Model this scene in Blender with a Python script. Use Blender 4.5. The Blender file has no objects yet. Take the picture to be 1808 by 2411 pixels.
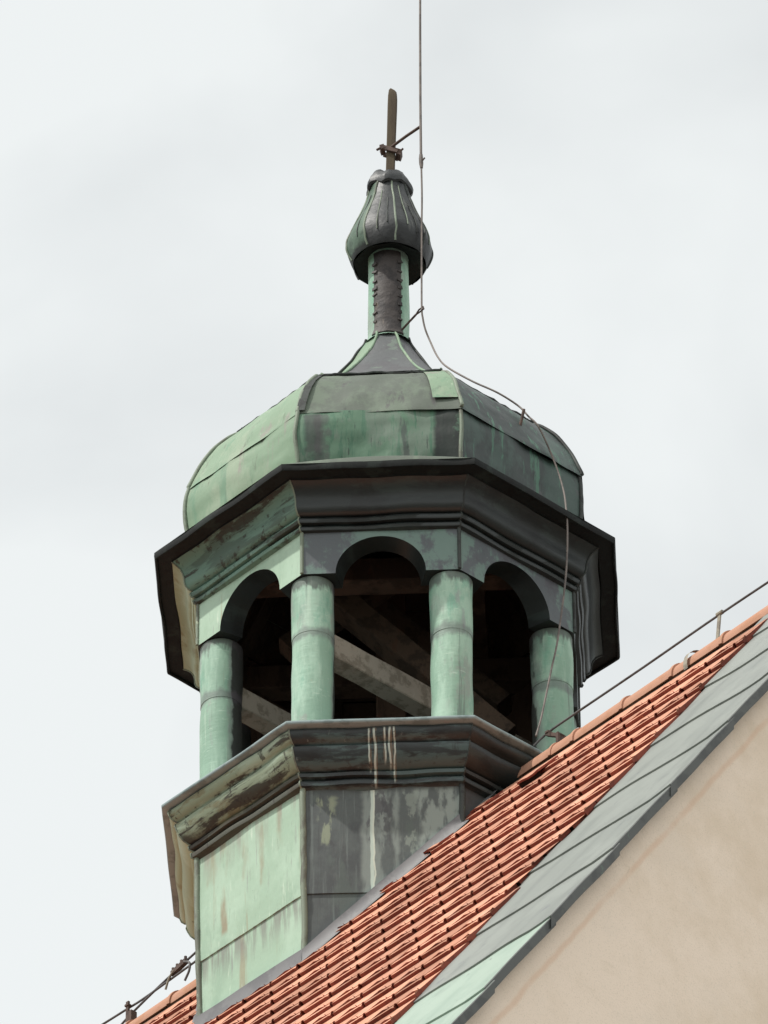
import bpy, bmesh, math, random
from mathutils import Vector, Matrix, noise as mnoise
random.seed(7)
S = bpy.context.scene
COL = S.collection
Z0 = 29.2                      # turret rim (local z = 0) is this high above the ground
R_ = math.radians

# ------------------------------------------------------------------ camera
yaw, pit, roll = -0.0423651, 0.6706833, -0.0072759
cd = bpy.data.cameras.new("camera"); cam = bpy.data.objects.new("camera", cd); COL.objects.link(cam)
d = Vector((math.sin(yaw)*math.cos(pit), math.cos(yaw)*math.cos(pit), math.sin(pit)))
rt = d.cross(Vector((0, 0, 1))).normalized(); up = rt.cross(d)
c_, s_ = math.cos(roll), math.sin(roll)
r2 = rt*c_ + up*s_; u2 = up*c_ - rt*s_
M = Matrix((r2, u2, -d)).transposed().to_4x4()
M.translation = Vector((1.48346, -35.52480, -27.58239 + Z0))
cam.matrix_world = M
cd.sensor_fit = 'HORIZONTAL'; cd.sensor_width = 36.0; cd.lens = 397.29
cd.clip_start = 0.5; cd.clip_end = 6000
S.camera = cam

# ------------------------------------------------------------------ sky, sun, exposure
SUN_H = Vector((-0.877, -0.48, 0)).normalized(); SUN_E = R_(56)
W = bpy.data.worlds.new("World"); S.world = W; W.use_nodes = True
wt = W.node_tree; wt.nodes.clear(); wl = wt.links
def wn(t, **k):
    n = wt.nodes.new(t)
    for a, b in k.items(): setattr(n, a, b)
    return n
out = wn('ShaderNodeOutputWorld'); addS = wn('ShaderNodeAddShader')
bg1 = wn('ShaderNodeBackground'); bg2 = wn('ShaderNodeBackground')
sky = wn('ShaderNodeTexSky', sky_type='NISHITA'); sky.sun_disc = False
sky.sun_elevation = SUN_E; sky.sun_rotation = math.atan2(SUN_H.x, SUN_H.y)
wl.new(sky.outputs[0], bg1.inputs[0]); bg1.inputs[1].default_value = 0.05
tc = wn('ShaderNodeTexCoord')
mp = wn('ShaderNodeMapping'); mp.inputs['Scale'].default_value = (13, 13, 17)
wl.new(tc.outputs['Generated'], mp.inputs[0])
n1 = wn('ShaderNodeTexNoise'); n1.inputs['Scale'].default_value = 1.0; n1.inputs['Detail'].default_value = 5; n1.inputs['Roughness'].default_value = 0.45; n1.inputs['Distortion'].default_value = 0.3
wl.new(mp.outputs[0], n1.inputs['Vector'])
cr = wn('ShaderNodeValToRGB')
cr.color_ramp.elements[0].position = 0.36; cr.color_ramp.elements[0].color = (0.672, 0.676, 0.626, 1)
cr.color_ramp.elements[1].position = 0.58; cr.color_ramp.elements[1].color = (0.805, 0.810, 0.752, 1)
wl.new(n1.outputs[0], cr.inputs[0])
# cloud layer made brighter behind the camera, to fill in the shaded gable wall
vm = wn('ShaderNodeVectorMath', operation='DOT_PRODUCT'); vm.inputs[1].default_value = (-0.25, -0.93, 0.25)
wl.new(tc.outputs['Generated'], vm.inputs[0])
mr = wn('ShaderNodeMapRange'); mr.inputs[1].default_value = -0.45; mr.inputs[2].default_value = 1.0; mr.inputs[3].default_value = 1.0; mr.inputs[4].default_value = 1.5
wl.new(vm.outputs['Value'], mr.inputs[0])
wl.new(cr.outputs[0], bg2.inputs[0]); wl.new(mr.outputs[0], bg2.inputs[1])
wl.new(bg1.outputs[0], addS.inputs[0]); wl.new(bg2.outputs[0], addS.inputs[1]); wl.new(addS.outputs[0], out.inputs[0])

sl = bpy.data.lights.new("sun", 'SUN'); sun = bpy.data.objects.new("sun", sl); COL.objects.link(sun)
sl.energy = 3.3; sl.angle = R_(1.2); sl.color = (1.0, 0.968, 0.91)
sdir = Vector((SUN_H.x*math.cos(SUN_E), SUN_H.y*math.cos(SUN_E), math.sin(SUN_E)))
sun.rotation_euler = (-sdir).to_track_quat('-Z', 'Y').to_euler()
sun.location = (-20, -10, 80)
S.view_settings.view_transform = 'Standard'; S.view_settings.look = 'None'
S.view_settings.exposure = 0.0; S.view_settings.gamma = 1.0

# ------------------------------------------------------------------ materials
def lin(c):
    f = lambda v: (v/255/12.92) if v/255 <= 0.04045 else ((v/255+0.055)/1.055)**2.4
    return (f(c[0]), f(c[1]), f(c[2]), 1)
class Mt:
    """chain of stain, wear and painted-shade layers over a base colour, all in world position"""
    def __init__(self, name, base, rough=0.7, spec=0.3):
        self.m = bpy.data.materials.new(name); self.m.use_nodes = True
        self.t = self.m.node_tree; self.t.nodes.clear()
        self.o = self.n('ShaderNodeOutputMaterial'); self.p = self.n('ShaderNodeBsdfPrincipled')
        self.t.links.new(self.p.outputs[0], self.o.inputs[0])
        self.p.inputs['Roughness'].default_value = rough
        self.p.inputs['Specular IOR Level'].default_value = spec
        g = self.n('ShaderNodeNewGeometry'); self.pos = g.outputs['Position']
        c = self.n('ShaderNodeRGB'); c.outputs[0].default_value = lin(base); self.col = c.outputs[0]
        self.h = None; self.seed = (hash_name(name) % 97)*1.37
    def n(self, t, **k):
        x = self.t.nodes.new(t)
        for a, b in k.items(): setattr(x, a, b)
        return x
    def L(self, a, b): self.t.links.new(a, b)
    def noise(self, scale, detail=4, rough=0.55, dist=0.0):
        mp = self.n('ShaderNodeMapping'); mp.inputs['Scale'].default_value = scale if isinstance(scale, tuple) else (scale,)*3
        self.seed += 3.71; mp.inputs['Location'].default_value = (self.seed, self.seed*.7, -self.seed*.4)
        self.L(self.pos, mp.inputs[0])
        x = self.n('ShaderNodeTexNoise'); x.inputs['Scale'].default_value = 1; x.inputs['Detail'].default_value = detail
        x.inputs['Roughness'].default_value = rough; x.inputs['Distortion'].default_value = dist
        self.L(mp.outputs[0], x.inputs['Vector']); return x.outputs[0]
    def rng(self, v, a, b, c=0.0, e=1.0):
        x = self.n('ShaderNodeMapRange', interpolation_type='SMOOTHSTEP')
        for i, q in zip((1, 2, 3, 4), (a, b, c, e)): x.inputs[i].default_value = q
        self.L(v, x.inputs[0]); return x.outputs[0]
    def math(self, op, a, b=None):
        x = self.n('ShaderNodeMath', operation=op)
        for i, q in enumerate((a, b)):
            if q is None: continue
            if isinstance(q, (int, float)): x.inputs[i].default_value = q
            else: self.L(q, x.inputs[i])
        return x.outputs[0]
    def mix(self, fac, col):
        x = self.n('ShaderNodeMix', data_type='RGBA'); self.L(fac, x.inputs[0]) if not isinstance(fac, float) else setattr(x.inputs[0], 'default_value', fac)
        self.L(self.col, x.inputs[6])
        if isinstance(col, tuple): x.inputs[7].default_value = lin(col)
        else: self.L(col, x.inputs[7])
        self.col = x.outputs[2]
    def layer(self, col, scale, lo, hi, amt=1.0, detail=6, rough=0.66, dist=0.0, within=None):
        mid, hf = (lo+hi)/2, (hi-lo)*.32
        f = self.math('MULTIPLY', self.rng(self.noise(scale, detail, rough, dist), mid-hf, mid+hf), amt)
        if within is not None: f = self.math('MULTIPLY', f, within)
        self.mix(f, col); return self
    def axis(self, v):
        x = self.n('ShaderNodeVectorMath', operation='DOT_PRODUCT'); self.L(self.pos, x.inputs[0]); x.inputs[1].default_value = v; return x.outputs['Value']
    def band(self, axis, x0, w, soft, wob=0.0, wobscale=(2, 2, 6)):
        v = self.axis(axis)
        if wob: v = self.math('ADD', v, self.math('MULTIPLY', self.math('SUBTRACT', self.noise(wobscale, 3), 0.5), wob))
        return self.rng(self.math('ABSOLUTE', self.math('SUBTRACT', v, x0)), w, w+soft, 1.0, 0.0)
    def streak(self, col, axis, x0, w, z0, z1, amt=1.0, wob=0.03, soft=0.006, brk=None):
        if axis == (1, 0, 0): x0 = x0+.034
        f = self.band(axis, x0, w, soft, wob)
        z = self.axis((0, 0, 1))
        f = self.math('MULTIPLY', f, self.math('MULTIPLY', self.rng(z, z0+Z0-.02, z0+Z0+.02), self.rng(z, z1+Z0-.02, z1+Z0+.02, 1, 0)))
        f = self.math('MULTIPLY', f, amt)
        if brk: f = self.math('MULTIPLY', f, self.rng(self.noise(brk[0], 4, .6), brk[1], brk[2]))
        self.mix(f, col); return self
    def hsv(self, attr, amt=0.3):
        a = self.n('ShaderNodeAttribute', attribute_name=attr); x = self.n('ShaderNodeHueSaturation')
        self.L(self.col, x.inputs['Color']); self.L(self.rng(a.outputs['Fac'], 0, 1, 1-amt, 1+amt), x.inputs['Value']); self.col = x.outputs[0]; return self
    def done(self, bump=0.0, bscale=(30, 30, 30), dist=0.01, bdetail=4, extra=None):
        self.L(self.col, self.p.inputs['Base Color'])
        if bump:
            b = self.n('ShaderNodeBump'); b.inputs['Strength'].default_value = bump; b.inputs['Distance'].default_value = dist
            self.L(self.noise(bscale, bdetail, .6), b.inputs['Height'])
            if extra:
                b2 = self.n('ShaderNodeBump'); b2.inputs['Strength'].default_value = extra[0]; b2.inputs['Distance'].default_value = extra[2]
                self.L(self.noise(extra[1], 3, .5), b2.inputs['Height']); self.L(b2.outputs[0], b.inputs['Normal'])
            self.L(b.outputs[0], self.p.inputs['Normal'])
        return self.m
def hash_name(s):
    h = 0
    for ch in s: h = (h*31 + ord(ch)) & 0xffff
    return h

GREEN = (158, 181, 160)
def m_green(name, base=GREEN, brown=0.6, dark=0.25):
    m = Mt(name, base, .75, .2)
    m.layer((172, 194, 174), (2.6, 2.6, 1.4), .40, .66, .75)
    m.layer((142, 166, 146), (3, 3, 1.6), .48, .68, .6)
    m.layer((150, 132, 108), (12, 12, .5), .56, .72, brown)            # brown run-off streaks
    m.layer((132, 120, 126), (30, 30, 1.8), .58, .72, .5)
    m.layer((202, 214, 196), (44, 44, 4), .58, .74, .6)
    m.layer((118, 134, 120), (60, 60, 7), .58, .72, .4)
    m.layer((80, 82, 78), 58, .68, .76, .7)                            # pits
    m.layer((104, 98, 96), (8, 8, 2.5), .64, .78, dark)
    return m
def m_drum():
    m = m_green("green_patina_drum")
    lf = (.7071, -.7071, 0)                                            # along the left face
    for x0, w, z0, a in ((-.20, .012, -2.5, .75), (-.02, .02, -2.25, .45), (.09, .01, -2.35, .5), (-.30, .03, -2.15, .4), (.22, .014, -2.2, .45)):
        m.streak((146, 126, 104), lf, x0, w, z0, -1.88, a, .05, .02, ((9, 9, 2), .36, .56))
    z = m.axis((0, 0, 1))
    f = m.math('MULTIPLY', m.rng(z, Z0-2.16, Z0-1.92), m.rng(m.noise((16, 16, 1.2), 4, .6), .42, .60)); m.mix(m.math('MULTIPLY', f, .7), (146, 136, 128))
    f = m.math('MULTIPLY', m.math('MULTIPLY', m.rng(z, Z0-2.80, Z0-2.60), m.rng(z, Z0-2.575, Z0-2.57, 1, 0)), m.rng(m.noise((30, 30, 2.5), 4, .6), .42, .58)); m.mix(m.math('MULTIPLY', f, .7), (126, 122, 118))
    return m
BG = (.25, (45, 45, 12), .006, 5, (.35, 5, .02))
MG = m_drum().done(*BG)
MG3 = m_green("green_patina").done(*BG)
MG2 = m_green("green_patina_stained", (154, 174, 150), .75, .6).done(*BG)
m = Mt("column_patina", (136, 166, 146), .62, .3)
m.layer((142, 144, 138), (4.5, 4.5, 2.6), .52, .66, .65).layer((120, 156, 136), (6, 6, 3), .52, .66, .7)
m.layer((166, 194, 174), (5, 5, 1.2), .42, .64, .75).layer((112, 160, 138), (4, 4, 2), .50, .68, .7)
m.layer((140, 138, 140), (8, 8, 2.2), .56, .70, .6).layer((180, 170, 142), 6, .64, .76, .5)
m.layer((188, 208, 190), (14, 14, 60), .58, .72, .4).layer((62, 70, 66), 62, .66, .76, .75)
m.layer((100, 108, 102), (22, 22, .9), .56, .70, .6).layer((176, 196, 178), (26, 26, 1), .58, .72, .5).layer((128, 110, 92), (18, 18, .7), .60, .72, .45)
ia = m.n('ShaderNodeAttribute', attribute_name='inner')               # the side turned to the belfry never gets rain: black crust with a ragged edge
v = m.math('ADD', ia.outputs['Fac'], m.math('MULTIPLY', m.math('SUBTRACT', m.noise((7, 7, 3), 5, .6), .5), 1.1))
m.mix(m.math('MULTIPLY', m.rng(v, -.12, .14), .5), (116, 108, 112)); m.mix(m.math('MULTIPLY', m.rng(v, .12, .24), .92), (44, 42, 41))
zb_ = m.math('ADD', m.axis((0, 0, 1)), m.math('MULTIPLY', m.math('SUBTRACT', m.noise((9, 9, 5), 4, .6), .5), .14))
m.mix(m.math('MULTIPLY', m.rng(m.math('ABSOLUTE', m.math('SUBTRACT', zb_, Z0-.915)), .012, .05, 1, 0), .55), (98, 92, 98))           # darker band along the lap joint
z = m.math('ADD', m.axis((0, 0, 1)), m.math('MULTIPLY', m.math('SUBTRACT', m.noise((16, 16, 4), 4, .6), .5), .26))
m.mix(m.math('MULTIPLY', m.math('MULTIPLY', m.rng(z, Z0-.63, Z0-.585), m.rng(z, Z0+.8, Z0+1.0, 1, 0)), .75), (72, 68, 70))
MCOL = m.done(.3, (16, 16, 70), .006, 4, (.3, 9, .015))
# front drum panel: dark weathered copper with pale run-off
X = (1, 0, 0)
m = Mt("dark_copper_panel", (82, 88, 86), .6, .35)
m.layer((68, 71, 72), 2.6, .42, .66, .8).layer((104, 106, 104), (5, 5, 2.2), .50, .74, .5).layer((112, 122, 118), (28, 28, 1.1), .54, .68, .45).layer((64, 66, 66), (34, 34, 1.4), .54, .68, .5)
m.layer((86, 96, 90), (5, 5, 1.6), .54, .66, .6).layer((60, 60, 62), 6, .60, .72, .5)
m.streak((130, 139, 133), X, -.045, .080, -2.75, -1.95, .8, .09, .03, ((12, 12, 3), .36, .54))
m.streak((78, 78, 80), X, -.045, .06, -2.75, -1.95, .8, .05, .02, ((13, 13, 5), .54, .60))
m.streak((136, 146, 139), X, .265, .10, -2.35, -1.95, .85, .14, .04, ((13, 13, 5), .42, .56))
m.streak((70, 71, 72), X, -.02, .020, -2.4, -2.0, .8, .09, .012, ((10, 10, 6), .46, .54))
m.streak((140, 148, 124), X, -.30, .030, -2.28, -1.98, .75, .26, .03, ((26, 26, 6), .46, .58))
m.streak((136, 146, 136), X, .105, .03, -2.4, -1.95, .6, .10, .02, ((12, 12, 6), .46, .54))
m.streak((184, 198, 186), X, -.085, .0065, -2.62, -1.92, .9, .022, .006)
m.streak((196, 202, 186), X, -.078, .0025, -2.62, -1.92, .85, .03, .003)
m.layer((60, 58, 60), 70, .70, .78, .6)
MDP = m.done(.25, (40, 40, 14), .006, 4, (.3, 5, .015))
m = Mt("dark_copper", (64, 67, 67), .55, .4)
m.layer((56, 55, 55), 3, .45, .6, .7).layer((84, 94, 88), (6, 6, 1.6), .54, .70, .6).layer((96, 93, 93), (5, 5, 3), .6, .74, .5)
m.layer((48, 46, 46), 8, .62, .74, .6)
MD = m.done(.25, (40, 40, 20), .006, 4, (.3, 5, .015))
m = Mt("frieze_grey_copper", (82, 87, 90), .5, .45)
m.layer((104, 128, 118), (5, 5, 3.5), .46, .60, .85).layer((74, 72, 77), 5, .52, .66, .75).layer((138, 150, 142), (16, 16, 9), .62, .74, .65)
m.layer((54, 54, 56), (10, 10, 3), .62, .74, .7)
MF = m.done(.25, (40, 40, 30), .006, 4, (.35, 6, .02))
# cornices: dark sheltered copper, the shade under the overhang also put into the colour
m = Mt("cornice_black_copper", (32, 37, 36), .42, .5)
m.layer((50, 60, 57), (2, 2, 12), .50, .66, .6).layer((22, 23, 22), 4, .50, .66, .8).layer((70, 92, 82), (7, 7, 7), .66, .78, .45)
MCB = m.done(.2, 30, .005)
m = Mt("soffit_crust", (25, 28, 27), .7, .25); m.layer((42, 50, 46), 7, .5, .66, .7).layer((18, 16, 15), 12, .5, .64, .7); MSO = m.done(.3, 30, .006)  # sheltered copper made near-black: the soffit's shade is painted into it
m = Mt("cornice_brown_copper", (37, 43, 43), .48, .45)
m.layer((70, 88, 86), (2.2, 2.2, 13), .46, .60, .8).layer((25, 25, 24), (3.5, 3.5, 12), .50, .62, .85).layer((112, 118, 114), (16, 16, 11), .62, .72, .55)
m.layer((36, 33, 32), (20, 20, 1.6), .54, .68, .55)
for x0, w, z0, z1 in ((-.093, .003, -1.86, -1.66), (-.066, .005, -1.93, -1.66), (-.016, .0032, -1.82, -1.66), (.010, .004, -1.84, -1.66), (.033, .003, -1.91, -1.66)):
    m.streak((124, 104, 82), X, x0+.003, w+.0015, z0, z1, .5, .034, .004, ((14, 14, 16), .36, .5))
    m.streak((178, 190, 180), X, x0, w*.8, z0, z1, .9, .034, .003, ((9, 9, 14), .32, .42))
MCF = m.done(.25, (30, 30, 20), .006, 4, (.3, 7, .015))
def m_left(name, base, hi, z_dark):
    m = Mt(name, base, .65, .3)
    m.layer(hi, (1.6, 1.6, 12), .46, .62, .8).layer((112, 102, 72), (2.2, 2.2, 9), .48, .62, .7)
    m.layer((50, 42, 36), (1.7, 1.7, 12), .50, .60, .9).layer((48, 40, 36), (24, 24, 5), .56, .66, .75)
    m.layer((176, 184, 164), 30, .66, .76, .4)
    v = m.math('ADD', m.axis((0, 0, 1)), m.math('MULTIPLY', m.math('SUBTRACT', m.noise((3.5, 3.5, 6), 5, .6), .5), .22))
    m.mix(m.math('MULTIPLY', m.rng(v, Z0+z_dark-.02, Z0+z_dark+.02, 1, 0), .85), (52, 46, 42))
    return m.done(.25, (30, 30, 20), .006, 4, (.3, 7, .015))
MCL = m_left("cornice_stained_patina", (134, 146, 124), (156, 172, 152), -1.845)
m = Mt("cornice_yellow_patina", (152, 160, 130), .65, .3); m.layer((166, 178, 152), (3, 3, 3), .46, .62, .8).layer((122, 116, 84), (5, 5, 5), .56, .68, .6).layer((72, 66, 54), 18, .64, .74, .6); MCY = m.done(.25, 30, .006)
m = Mt("cornice_green_dark", (102, 130, 116), .6, .3)
m.layer((76, 92, 82), (1.8, 1.8, 10), .46, .60, .8).layer((48, 40, 34), (1.8, 1.8, 14), .51, .61, .85).layer((54, 48, 42), 15, .54, .66, .8)
m.layer((136, 156, 138), 20, .62, .74, .6)
MCU = m.done(.25, (30, 30, 20), .006, 4, (.3, 7, .015))
# dome sheets
m = Mt("dome_olive_copper", (86, 93, 83), .55, .35)
m.layer((100, 112, 96), (4, 4, 1.2), .48, .64, .8).layer((76, 73, 74), (6.5, 6.5, .5), .54, .66, .8).layer((124, 124, 116), (18, 18, 5), .62, .75, .45)
m.layer((80, 100, 84), (10, 10, 2), .58, .70, .5).layer((54, 55, 53), (5, 5, .8), .54, .68, .7)
MDO = m.done(.22, (26, 26, 50), .005, 4, (.3, 5, .02))
m = Mt("dome_green_streaked", (86, 116, 94), .55, .35)
m.layer((104, 116, 104), (4, 4, 2), .46, .60, .7).layer((70, 106, 84), (36, 36, 2), .48, .62, .9).layer((60, 66, 63), (5, 5, 1.0), .56, .66, .8)
m.layer((42, 50, 45), (52, 52, 5), .58, .70, .8).layer((46, 52, 50), (4, 4, .7), .52, .66, .75)
m.streak((26, 27, 27), X, .345, .075, .05, .52, .92, .10, .03, (6, .32, .42))
m.streak((52, 52, 52), X, -.385, .03, .05, .47, .75, .05, .03, (6, .34, .50))
m.streak((70, 66, 68), X, -.33, .03, .05, .47, .6, .08, .02, (6, .40, .52))
MDG = m.done(.25, (30, 30, 10), .006, 4, (.35, 6, .02))
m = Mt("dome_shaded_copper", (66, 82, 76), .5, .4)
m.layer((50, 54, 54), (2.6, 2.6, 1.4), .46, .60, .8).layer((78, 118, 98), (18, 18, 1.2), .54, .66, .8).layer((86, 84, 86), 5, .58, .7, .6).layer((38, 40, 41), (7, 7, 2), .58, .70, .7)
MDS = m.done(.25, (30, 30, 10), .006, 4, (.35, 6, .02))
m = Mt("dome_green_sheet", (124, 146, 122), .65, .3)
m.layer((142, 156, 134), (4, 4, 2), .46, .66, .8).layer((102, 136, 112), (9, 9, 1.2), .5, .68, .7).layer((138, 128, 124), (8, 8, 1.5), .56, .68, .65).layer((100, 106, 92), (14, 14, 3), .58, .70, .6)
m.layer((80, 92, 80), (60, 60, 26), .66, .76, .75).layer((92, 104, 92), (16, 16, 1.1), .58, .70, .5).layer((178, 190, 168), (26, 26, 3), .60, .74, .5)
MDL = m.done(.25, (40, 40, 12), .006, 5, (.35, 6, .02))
m = Mt("spire_grey_copper", (90, 92, 93), .55, .4)
m.layer((84, 82, 85), 4, .46, .62, .7).layer((110, 124, 112), 6, .56, .68, .7).layer((128, 138, 128), (18, 18, 4), .64, .76, .5)
MS = m.done(.2, 34, .005, 4, (.35, 8, .02))
m = Mt("finial_grey_copper", (48, 50, 51), .48, .42)
m.layer((38, 39, 40), 7, .48, .62, .8).layer((96, 97, 92), (18, 18, 2), .60, .72, .7).layer((70, 84, 74), 9, .58, .70, .6)
zc = m.math('ADD', m.axis((0, 0, 1)), m.math('MULTIPLY', m.math('SUBTRACT', m.noise((12, 12, 9), 4, .6), .5), .16)); m.mix(m.math('MULTIPLY', m.math('MULTIPLY', m.rng(zc, Z0+2.455-.03, Z0+2.455+.03, 1, 0), m.rng(zc, Z0+2.0, Z0+2.05)), .9), (26, 26, 27))  # shade where the bulb curves under, painted near-black below the belly
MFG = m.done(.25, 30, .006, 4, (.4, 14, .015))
m = Mt("finial_green_copper", (80, 100, 84), .55, .35)
m.layer((62, 76, 64), 9, .5, .64, .8).layer((116, 136, 114), 14, .6, .72, .6).layer((76, 80, 74), 12, .64, .74, .7)
zc = m.math('ADD', m.axis((0, 0, 1)), m.math('MULTIPLY', m.math('SUBTRACT', m.noise((12, 12, 9), 4, .6), .5), .16)); m.mix(m.math('MULTIPLY', m.math('MULTIPLY', m.rng(zc, Z0+2.39-.02, Z0+2.39+.02, 1, 0), m.rng(zc, Z0+2.0, Z0+2.05)), .9), (26, 26, 27))  # same painted shade, kept to the lower rim
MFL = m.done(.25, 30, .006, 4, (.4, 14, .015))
m = Mt("neck_dark_strip", (66, 60, 58), .6, .3)
m.layer((46, 42, 42), 12, .46, .60, .8).layer((98, 86, 74), (20, 20, 4), .58, .68, .8)
MNK = m.done(.3, 40, .006, 4, (.5, 16, .015))
m = Mt("seam_edge_copper", (120, 130, 114), .6, .3); m.layer((96, 96, 86), (14, 14, 5), .48, .62, .8).layer((176, 186, 160), 22, .6, .7, .7); MSE = m.done(.2, 40, .005)
m = Mt("seam_dark_copper", (58, 62, 59), .6, .3); m.layer((38, 38, 37), 14, .46, .62, .8).layer((84, 102, 88), 18, .6, .7, .7); MSD = m.done(.2, 40, .005)
m = Mt("lip_grey_sheet", (126, 140, 140), .5, .4); m.layer((100, 114, 114), 9, .46, .62, .8).layer((132, 130, 131), 24, .6, .72, .6); MLP = m.done(.15, 40, .004)
m = Mt("lead_flashing", (108, 107, 108), .55, .35); m.layer((92, 91, 93), 5, .45, .62, .8).layer((132, 128, 127), (20, 20, 4), .64, .74, .5); MLF = m.done(.15, 30, .005, 4, (.3, 7, .01))
RK = (.7071, -.7071, 0)
DS = (-.4056, -.4056, -.8192)
def m_verge(name, base, hi, lo, patch, amt):
    m = Mt(name, base, .5, .4)
    m.layer(hi, 2.2, .42, .62, .8).layer(lo, (3.2, 3.2, 2), .52, .68, .6)
    for x0, w, a in ((3.12, .03, .5), (3.33, .05, .45), (3.6, .035, .35), (3.45, .012, .4), (3.75, .02, .3)):   # faint wash marks running down the slope
        f = m.math('MULTIPLY', m.band(RK, x0, w, .05, .05, (.8, .8, .8)), a); m.mix(f, hi)
    m.layer(patch, (5, 5, 3), .63, .66, amt).layer((76, 74, 70), 26, .72, .78, .6)
    return m.done(.15, 30, .004, 4, (.3, 3, .012))
MVG = m_verge("verge_grey_sheet", (119, 123, 118), (134, 138, 132), (106, 110, 107), (100, 102, 106), .6)
MVP = m_verge("verge_green_sheet", (138, 156, 142), (152, 168, 154), (122, 136, 126), (106, 106, 106), .9)
m = Mt("fascia_metal", (88, 89, 86), .5, .35); m.layer((70, 71, 70), 6, .46, .62, .7).layer((102, 118, 106), 9, .62, .70, .6); MFA = m.done(.12, 30, .004)
# tiles
m = Mt("terracotta_tile", (188, 134, 110), .85, .15)
m.layer((198, 148, 126), 9, .45, .65, .8).layer((164, 110, 86), (7, 7, 7), .55, .72, .7).layer((164, 122, 82), 22, .62, .74, .5)
m.layer((150, 104, 78), (3, 3, 3), .56, .74, .5)
m.hsv('tint', .24)
m.layer((226, 214, 196), 34, .735, .76, .8).layer((110, 96, 70), 60, .68, .76, .45)
MT_ = m.done(.25, 90, .003)
m = Mt("terracotta_edge", (134, 72, 60), .85, .15); m.layer((112, 62, 54), 20, .45, .62, .8).layer((168, 98, 62), 9, .6, .72, .6); m.hsv('tint', .2); MTE = m.done(.25, 90, .003)  # tile butts coloured darker red: their shade is put into the colour
m = Mt("dirty_terracotta", (158, 108, 76), .9, .1); m.layer((122, 90, 60), 24, .45, .62, .8); MTD = m.done(.25, 90, .003)
m = Mt("ridge_terracotta", (180, 136, 114), .85, .15); m.layer((172, 126, 100), 8, .45, .65, .8).layer((164, 140, 108), 14, .60, .72, .6).layer((224, 210, 190), 40, .73, .77, .8); MRT = m.done(.2, 60, .003)
m = Mt("roof_deck", (48, 34, 28), .9, .1); m.layer((34, 26, 22), 6, .45, .6, .8); MDK = m.done(.2, 30, .005)  # dark plates using this paint in the shade under the tiles
m = Mt("dark_mortar", (92, 74, 62), .95, .1); m.layer((66, 54, 46), 16, .45, .6, .8).layer((128, 110, 94), 30, .62, .72, .6); MMO = m.done(.4, 60, .01)  # not mortar: dark stand-in for the shade in the gap under the ridge tiles
# plaster
m = Mt("cream_plaster", (246, 226, 207), .92, .1)
m.layer((228, 207, 184), 1.1, .36, .70, .8).layer((238, 220, 202), 2.3, .44, .76, .6).layer((220, 201, 178), (2, 2, 5), .52, .80, .5).layer((214, 194, 172), (9, 9, .9), .58, .78, .35).layer((208, 190, 168), 130, .50, .66, .35).layer((244, 228, 210), 100, .54, .70, .4)
m.layer((222, 208, 188), 60, .55, .70, .4).layer((146, 130, 110), 15, .735, .765, .6)
def verge_dist(m):   # metres below the verge line, measured square to it in the gable plane
    return m.axis((-.7071*.8192, -.7071*.8192, .5736))
v = m.math('ADD', verge_dist(m), m.math('MULTIPLY', m.math('SUBTRACT', m.noise(5, 3), .5), .03))
c0 = (Z0-1.62)*.5736
f = m.rng(m.math('ABSOLUTE', m.math('SUBTRACT', v, c0-.15)), .003, .022, 1, 0)
f = m.math('MULTIPLY', f, m.math('MULTIPLY', m.rng(m.noise(2.2, 3), .30, .55), .42)); m.mix(f, (226, 184, 152))   # old limewash line under the verge
vor = m.n('ShaderNodeTexVoronoi', feature='DISTANCE_TO_EDGE'); vor.inputs['Scale'].default_value = .9
wv = m.n('ShaderNodeVectorMath', operation='ADD'); m.L(m.pos, wv.inputs[0])
nz = m.n('ShaderNodeTexNoise'); nz.inputs['Scale'].default_value = 3; nz.inputs['Detail'].default_value = 4; m.L(m.pos, nz.inputs['Vector']); m.L(nz.outputs['Color'], wv.inputs[1]); m.L(wv.outputs[0], vor.inputs['Vector'])
f = m.math('MULTIPLY', m.rng(vor.outputs['Distance'], .0, .006, 1, 0), m.math('MULTIPLY', m.rng(m.noise(1.3, 2), .60, .66), .22)); m.mix(f, (188, 168, 146))
MPL = m.done(.28, 70, .004, 5, (.25, 4, .012))
m = Mt("old_timber", (146, 138, 126), .9, .15); m.layer((112, 104, 92), (12, 12, 12), .44, .64, .8).layer((158, 152, 140), (26, 26, 8), .58, .72, .7).layer((190, 184, 176), 50, .72, .77, .7); MW = m.done(.4, (30, 30, 12), .008)
m = Mt("dark_boards", (84, 68, 58), .92, .1); m.layer((56, 46, 40), (5, 5, 2), .42, .6, .8).layer((104, 58, 42), (3, 3, 2), .58, .70, .7); MWD = m.done(.4, (30, 30, 12), .008)
m = Mt("brown_timber", (74, 62, 52), .9, .15); m.layer((50, 43, 37), (9, 9, 9), .44, .60, .8).layer((78, 58, 46), (18, 18, 6), .56, .70, .7); MWB = m.done(.4, (30, 30, 12), .008)
m = Mt("spike_wood", (84, 74, 60), .85, .2); m.layer((74, 64, 54), (22, 22, 3), .45, .62, .8); MSP = m.done(.3, (40, 40, 6), .005)
m = Mt("weathered_wire", (112, 102, 96), .6, .4); m.layer((84, 76, 72), 14, .46, .62, .8); MWI = m.done(.1, 60, .002)
m = Mt("dark_wire", (96, 92, 92), .55, .4); m.layer((74, 68, 66), 12, .46, .62, .8); MWK = m.done(.1, 60, .002)
m = Mt("rusty_iron", (88, 70, 62), .7, .3); m.layer((60, 46, 42), 26, .46, .62, .8).layer((130, 92, 68), 30, .62, .72, .6); MRU = m.done(.3, 60, .003)
m = Mt("galvanised_strap", (148, 140, 124), .5, .4); m.layer((118, 108, 96), 20, .46, .62, .8); MGS = m.done(.1, 60, .002)
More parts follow.
